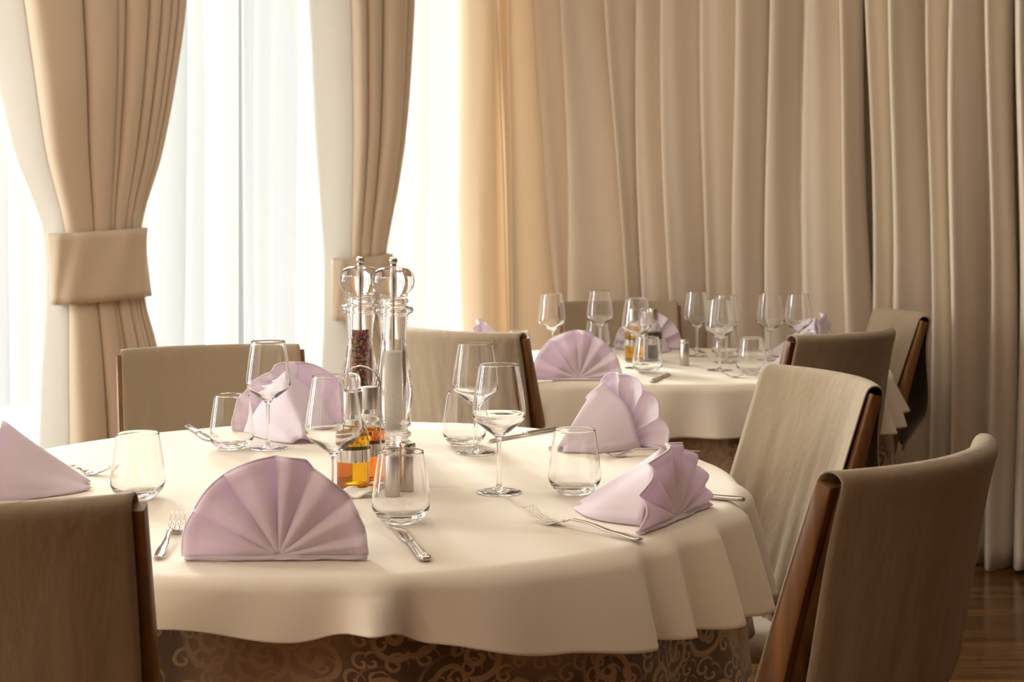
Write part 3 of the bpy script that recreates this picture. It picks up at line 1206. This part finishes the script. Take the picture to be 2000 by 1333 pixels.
ang = atan2(0.062, 0.020)
bd = 0.0326
cx0, cy0 = -0.248, 2.341
bx = bd * 1.0
make_carrier('steel cruet rack with arched handle round the oil and vinegar bottles of the front table', cx0, cy0, ang, bx, 0.200)
make_bottle('oil_bottle', 'glass bottle of golden oil with steel cap in the front rack', cx0 - bx * cos(ang), cy0 - bx * sin(ang), M['oil'], True, 'oil and vinegar bottles')
make_bottle('vinegar_bottle', 'glass bottle of red-orange vinegar behind the oil bottle', cx0 + bx * cos(ang), cy0 + bx * sin(ang), M['vinegar'], False, 'oil and vinegar bottles')
make_shaker((-0.192, 2.262, TOP), 'front left of the two steel shakers seen through the front tumbler', 'steel shakers')
make_shaker((-0.170, 2.312, TOP), 'rear right of the two steel shakers seen through the front tumbler', 'steel shakers')
cx1, cy1 = 0.405, 4.385
make_carrier('steel cruet rack on the far table, in front of the back lilac fan', cx1, cy1, 0.25, bx, 0.165)
make_bottle('oil_bottle', 'oil bottle in the far rack, thin amber strip left of the dark bottle', cx1 - bx * cos(0.25), cy1 - bx * sin(0.25), M['oil'], False, 'oil and vinegar bottles')
make_bottle('vinegar_bottle', 'dark vinegar bottle with steel cap in the far rack', cx1 + bx * cos(0.25), cy1 + bx * sin(0.25), M['balsamic'], False, 'oil and vinegar bottles')
make_shaker((0.517, 4.262, TOP), 'lone steel shaker standing on the far table, right of its cruet rack', 'steel shakers')

# a folded sachet lying against the foot of the rack
mb = MB()


def sachet(i, j):
    u, v = i / 12.0 - 0.5, j / 8.0 - 0.5
    z = 0.0035 + 0.016 * max(0.0, v) * (1 - abs(u)) + 0.012 * max(0.0, u - 0.1) + 0.003 * sin(9 * u + 4 * v)
    return (0.062 * u, 0.030 * v, z)


mb.grid(13, 9, sachet)
o = mb.build('paper_sachet', M['paper'], smooth=True, solid=0.002)
o.location = (-0.252, 2.262, TOP)
o.rotation_euler = (0, 0, 0.25)
tag(o, 'crumpled white paper sachet lying at the foot of the golden oil bottle', 'sachet')


# ------------------------------------------------------------------ napkin fans
def make_napkin():
    mb = MB()
    NR, S = 22, 12          # rings, steps across one pleat
    B = [0.5, 15, 40, 70, 93, 124, 152, 179.6]
    NP = len(B) - 1
    nphi = NP * S + 1

    def rad(q):
        r = 0.124 + 0.010 * sin(radians(q)) ** 2
        return r - 0.009 * (1 - smooth_step(70, 74, q))

    def fan(i, j):
        k = min(i // S, NP - 1)
        t = (i - k * S) / S
        q = lerp(B[k], B[k + 1], t)
        f = j / (NR - 1)
        rho = 0.003 + (rad(q) - 0.003) * f
        w = (B[k + 1] - B[k]) / 30.0
        # every pleat swells softly and tucks under its neighbour towards the middle
        swell = max(0.0, sin(pi * (t ** (0.7 if q > 90 else 1.4)))) ** 0.8
        y = -(0.004 + 0.013 * f) * swell * w ** 0.6 * smooth_step(0, 0.25, f)
        y -= 0.0022 * smooth_step(0.86, 0.89, f) * smooth_step(1.0, 0.93, f)      # hem
        y += 0.10 * rho * sin(radians(q)) - 0.004
        if q < 72 and q > 15:
            y += 0.003 * f
        ph = radians(q + 1.6 * sin(2 * pi * t) * f)
        return (rho * cos(ph), y, 0.005 + rho * sin(ph) * 0.99)
    mb.grid(nphi, NR, fan)

    # folded band along the foot of the fan
    def band(i, j):
        x = lerp(-0.121, 0.115, i / 20.0)
        a = 2 * pi * j / 8
        return (x, -0.005 + 0.0050 * cos(a) + 0.002 * sin(x * 40), 0.0034 + 0.0022 * sin(a) + 0.0007 * sin(x * 60))
    mb.grid(21, 9, band)

    # the prop behind: a half cone from the fan down to its tail on the table
    def tail(i, j):
        a = j / 14.0
        b = lerp(-1, 1, i / 24.0)
        w = 0.066 * (1 - a) ** 0.8 + 0.018
        h = 0.113 * (1 - a) ** 1.05 + 0.009
        x = w * (b + 0.10 * sin(pi * b)) * (1 + 0.10 * sin(5 * a + 2 * b)) + 0.012 * (1 - a) * (1 - abs(b))
        z = 0.002 + h * ((1 - abs(b)) ** (1.0 if b > 0 else 0.8)) * (1 + 0.05 * sin(3 * pi * b) * (1 - abs(b)))
        y = 0.012 + 0.145 * a + 0.010 * (1 - a) * cos(b * pi / 2) + 0.004 * sin(7 * b + 2)
        x += 0.006 * sin(a * 6) * (1 - abs(b))
        if abs(b) > 0.93:
            x += 0.014 * (1 if b > 0 else -1) * a * (1 - a) * 4
        return (x, y, z)
    mb.grid(25, 15, tail)
    o = mb.build('napkin', M['lilac'], smooth=True, solid=0.0028, offset=0.0, angle=70)
    o['category'] = 'napkin'
    # stitched hems: round the fan and along its foot
    hm = MB()
    rows = []
    for i in range(nphi):
        p = fan(i, NR - 1)
        rows.append((p, 0.0019, 0.0019))
    hm.loft(rows, 6)
    rows = [((lerp(-0.121, 0.115, i / 20.0), -0.0105 + 0.002 * sin(i * 0.9), 0.0025 + 0.0008 * sin(i * 1.7)), 0.0018, 0.0018) for i in range(21)]
    hm.loft(rows, 6)
    hm.build('hem', M['lilac'], o)
    return o


nap = make_napkin()
naps = [  # base centre, direction the fan faces
    (-0.303, 1.850, 0.02, -1.0, 'big lilac fan napkin at the front edge of the front table, between fork and knife', 1.0),
    (0.238, 2.095, 0.85, -0.53, 'lilac fan napkin near the right edge of the front table, before the foreground chair', 0.98),
    (0.212, 2.800, 0.80, 0.60, 'lilac napkin behind the right tumbler, its fan turned to the right chair', 1.03),
    (-0.845, 2.285, -0.95, -0.30, 'lilac napkin cut off at the left edge, above the foreground chair', 1.0),
    (-0.455, 2.955, -0.25, 0.97, 'pale napkin before the window-side chair, seen through the stemmed glass', 1.08),
    (0.181, 3.880, 0.0, -1.0, 'lilac fan napkin at the front edge of the far table, left end', 1.02),
    (0.455, 4.790, 0.0, 1.0, 'lilac fan napkin before the back chair of the far table, behind the cruet rack', 0.95),
    (0.990, 4.520, 0.90, -0.40, 'lilac napkin at the right end of the far table, behind the last wine glass', 1.05),
    (0.830, 4.000, 0.62, -0.78, 'lilac napkin on the far table mostly hidden behind the dark chair', 0.9),
    (-0.105, 4.560, -0.95, 0.2, 'lilac napkin tip peeking over the pale chair right of the mills', 0.9),
]
for i, (x, y, fx, fy, lab, s) in enumerate(naps):
    q = place(nap, i == 0, (x, y, TOP + 0.0005), atan2(fy, fx) + pi / 2, lab, 'napkins on the front table' if i < 5 else 'napkins on the far table')
    q.scale = (s, s, s * (0.82 if i == 1 else 0.96))


# ------------------------------------------------------------------ cutlery
def make_fork():
    t = thing('fork', '', 'fork')
    ZP = [(-0.105, 0.0032), (-0.06, 0.0060), (0.0, 0.0125), (0.020, 0.0130), (0.036, 0.0080), (0.055, 0.0024), (0.070, 0.0036), (0.085, 0.0095), (0.105, 0.0200)]

    def z(x):
        return interp(ZP, x)
    rows = []
    for k in range(24):
        x = lerp(-0.105, 0.034, k / 23.0)
        hw = interp([(-0.105, 0.0050), (-0.100, 0.0078), (-0.085, 0.0088), (-0.05, 0.0062), (0.0, 0.0034), (0.034, 0.0036)], x)
        rows.append(((x, 0, z(x)), hw, 0.0017))
    MB().loft(rows, 12, 2.6, side=(0, 1, 0)).build('handle', M['chrome'], t)
    mb = MB()
    rows = []
    for k in range(10):
        x = lerp(0.032, 0.060, k / 9.0)
        hw = interp([(0.032, 0.0036), (0.044, 0.0095), (0.052, 0.0122), (0.060, 0.0124)], x)
        rows.append(((x, 0, z(x)), hw, 0.0011))
    mb.loft(rows, 12, 3.0, side=(0, 1, 0))
    for q in (-1.5, -0.5, 0.5, 1.5):
        rows = []
        for k in range(10):
            x = lerp(0.058, 0.105, k / 9.0)
            rows.append(((x, q * 0.0066, z(x)), interp([(0.058, 0.0021), (0.095, 0.0016), (0.105, 0.0006)], x), interp([(0.058, 0.0011), (0.105, 0.0006)], x)))
        mb.loft(rows, 8, 2.5, side=(0, 1, 0))
    mb.build('tines', M['chrome'], t)
    return t


def make_knife():
    t = thing('table_knife', '', 'knife')
    rows = []
    for k in range(20):
        x = lerp(-0.112, -0.008, k / 19.0)
        hw = interp([(-0.112, 0.0050), (-0.109, 0.0082), (-0.10, 0.0092), (-0.07, 0.0078), (-0.03, 0.0064), (-0.008, 0.0062)], x)
        ht = interp([(-0.112, 0.0024), (-0.106, 0.0036), (-0.03, 0.0036), (-0.008, 0.0026)], x)
        rows.append(((x, 0, 0.0042), hw, ht))
    MB().loft(rows, 14, 2.6, side=(0, 1, 0)).build('handle', M['chrome'], t)
    rows = []
    for k in range(20):
        x = lerp(-0.010, 0.112, k / 19.0)
        hw = interp([(-0.01, 0.0058), (0.004, 0.0076), (0.02, 0.0095), (0.075, 0.0095), (0.10, 0.0066), (0.112, 0.0010)], x)
        yo = interp([(-0.01, 0.0), (0.075, 0.0), (0.112, 0.0075)], x)
        rows.append(((x, yo, 0.0030), hw, 0.0010))
    MB().loft(rows, 10, 2.0, side=(0, 1, 0)).build('blade', M['chrome'], t)
    return t


fork = make_fork()
knife = make_knife()
forks = [  # centre, direction towards the tines
    (-0.470, 1.948, -0.025, 0.26, 'fork between the left foreground chair and the big front napkin', 'f1'),
    (0.100, 2.020, -0.171, 0.160, 'fork lying open on the cloth in front of the nearest wine glass', 'f1'),
    (0.252, 2.655, -0.166, -0.045, 'fork between the two lilac napkins on the right of the front table', 'f1'),
    (-0.780, 2.475, 0.80, -0.30, 'fork behind the cut-off left napkin, tines curving up', 'f1'),
    (0.050, 4.070, 0.10, 1.0, 'fork on the far table between the pale chair and its lilac fan', 'f2'),
    (0.672, 3.925, -0.93, 0.36, 'fork on the far table beside the right front tumbler', 'f2'),
]
for i, (x, y, dx, dy, lab, g) in enumerate(forks):
    place(fork, i == 0, (x, y, TOP), atan2(dy, dx), lab, 'forks on the front table' if g == 'f1' else 'forks on the far table')
knives = [
    (-0.140, 1.940, -0.061, 0.224, 'knife at the front edge of the front table, right of the big napkin', 'k1'),
    (0.262, 2.268, -0.90, 0.42, 'knife with only its handle showing right of the right lilac napkin', 'k1'),
    (0.020, 2.890, -0.124, -0.140, 'knife at the back of the front table behind the stemmed glasses', 'k1'),
    (-0.640, 2.910, 0.09, -0.190, 'knife by the cloth edge before the window-side chair', 'k1'),
    (0.412, 3.925, 0.060, 0.170, 'knife at the front edge of the far table, right of its lilac fan', 'k2'),
    (0.790, 4.730, 1.0, 0.05, 'knife on the far side of the far table, seen past the right tumbler', 'k2'),
    (0.615, 4.750, 0.05, -1.0, 'knife at the back of the far table beside the back lilac fan', 'k2'),
]
for i, (x, y, dx, dy, lab, g) in enumerate(knives):
    place(knife, i == 0, (x, y, TOP), atan2(dy, dx), lab, 'knives on the front table' if g == 'k1' else 'knives on the far table')
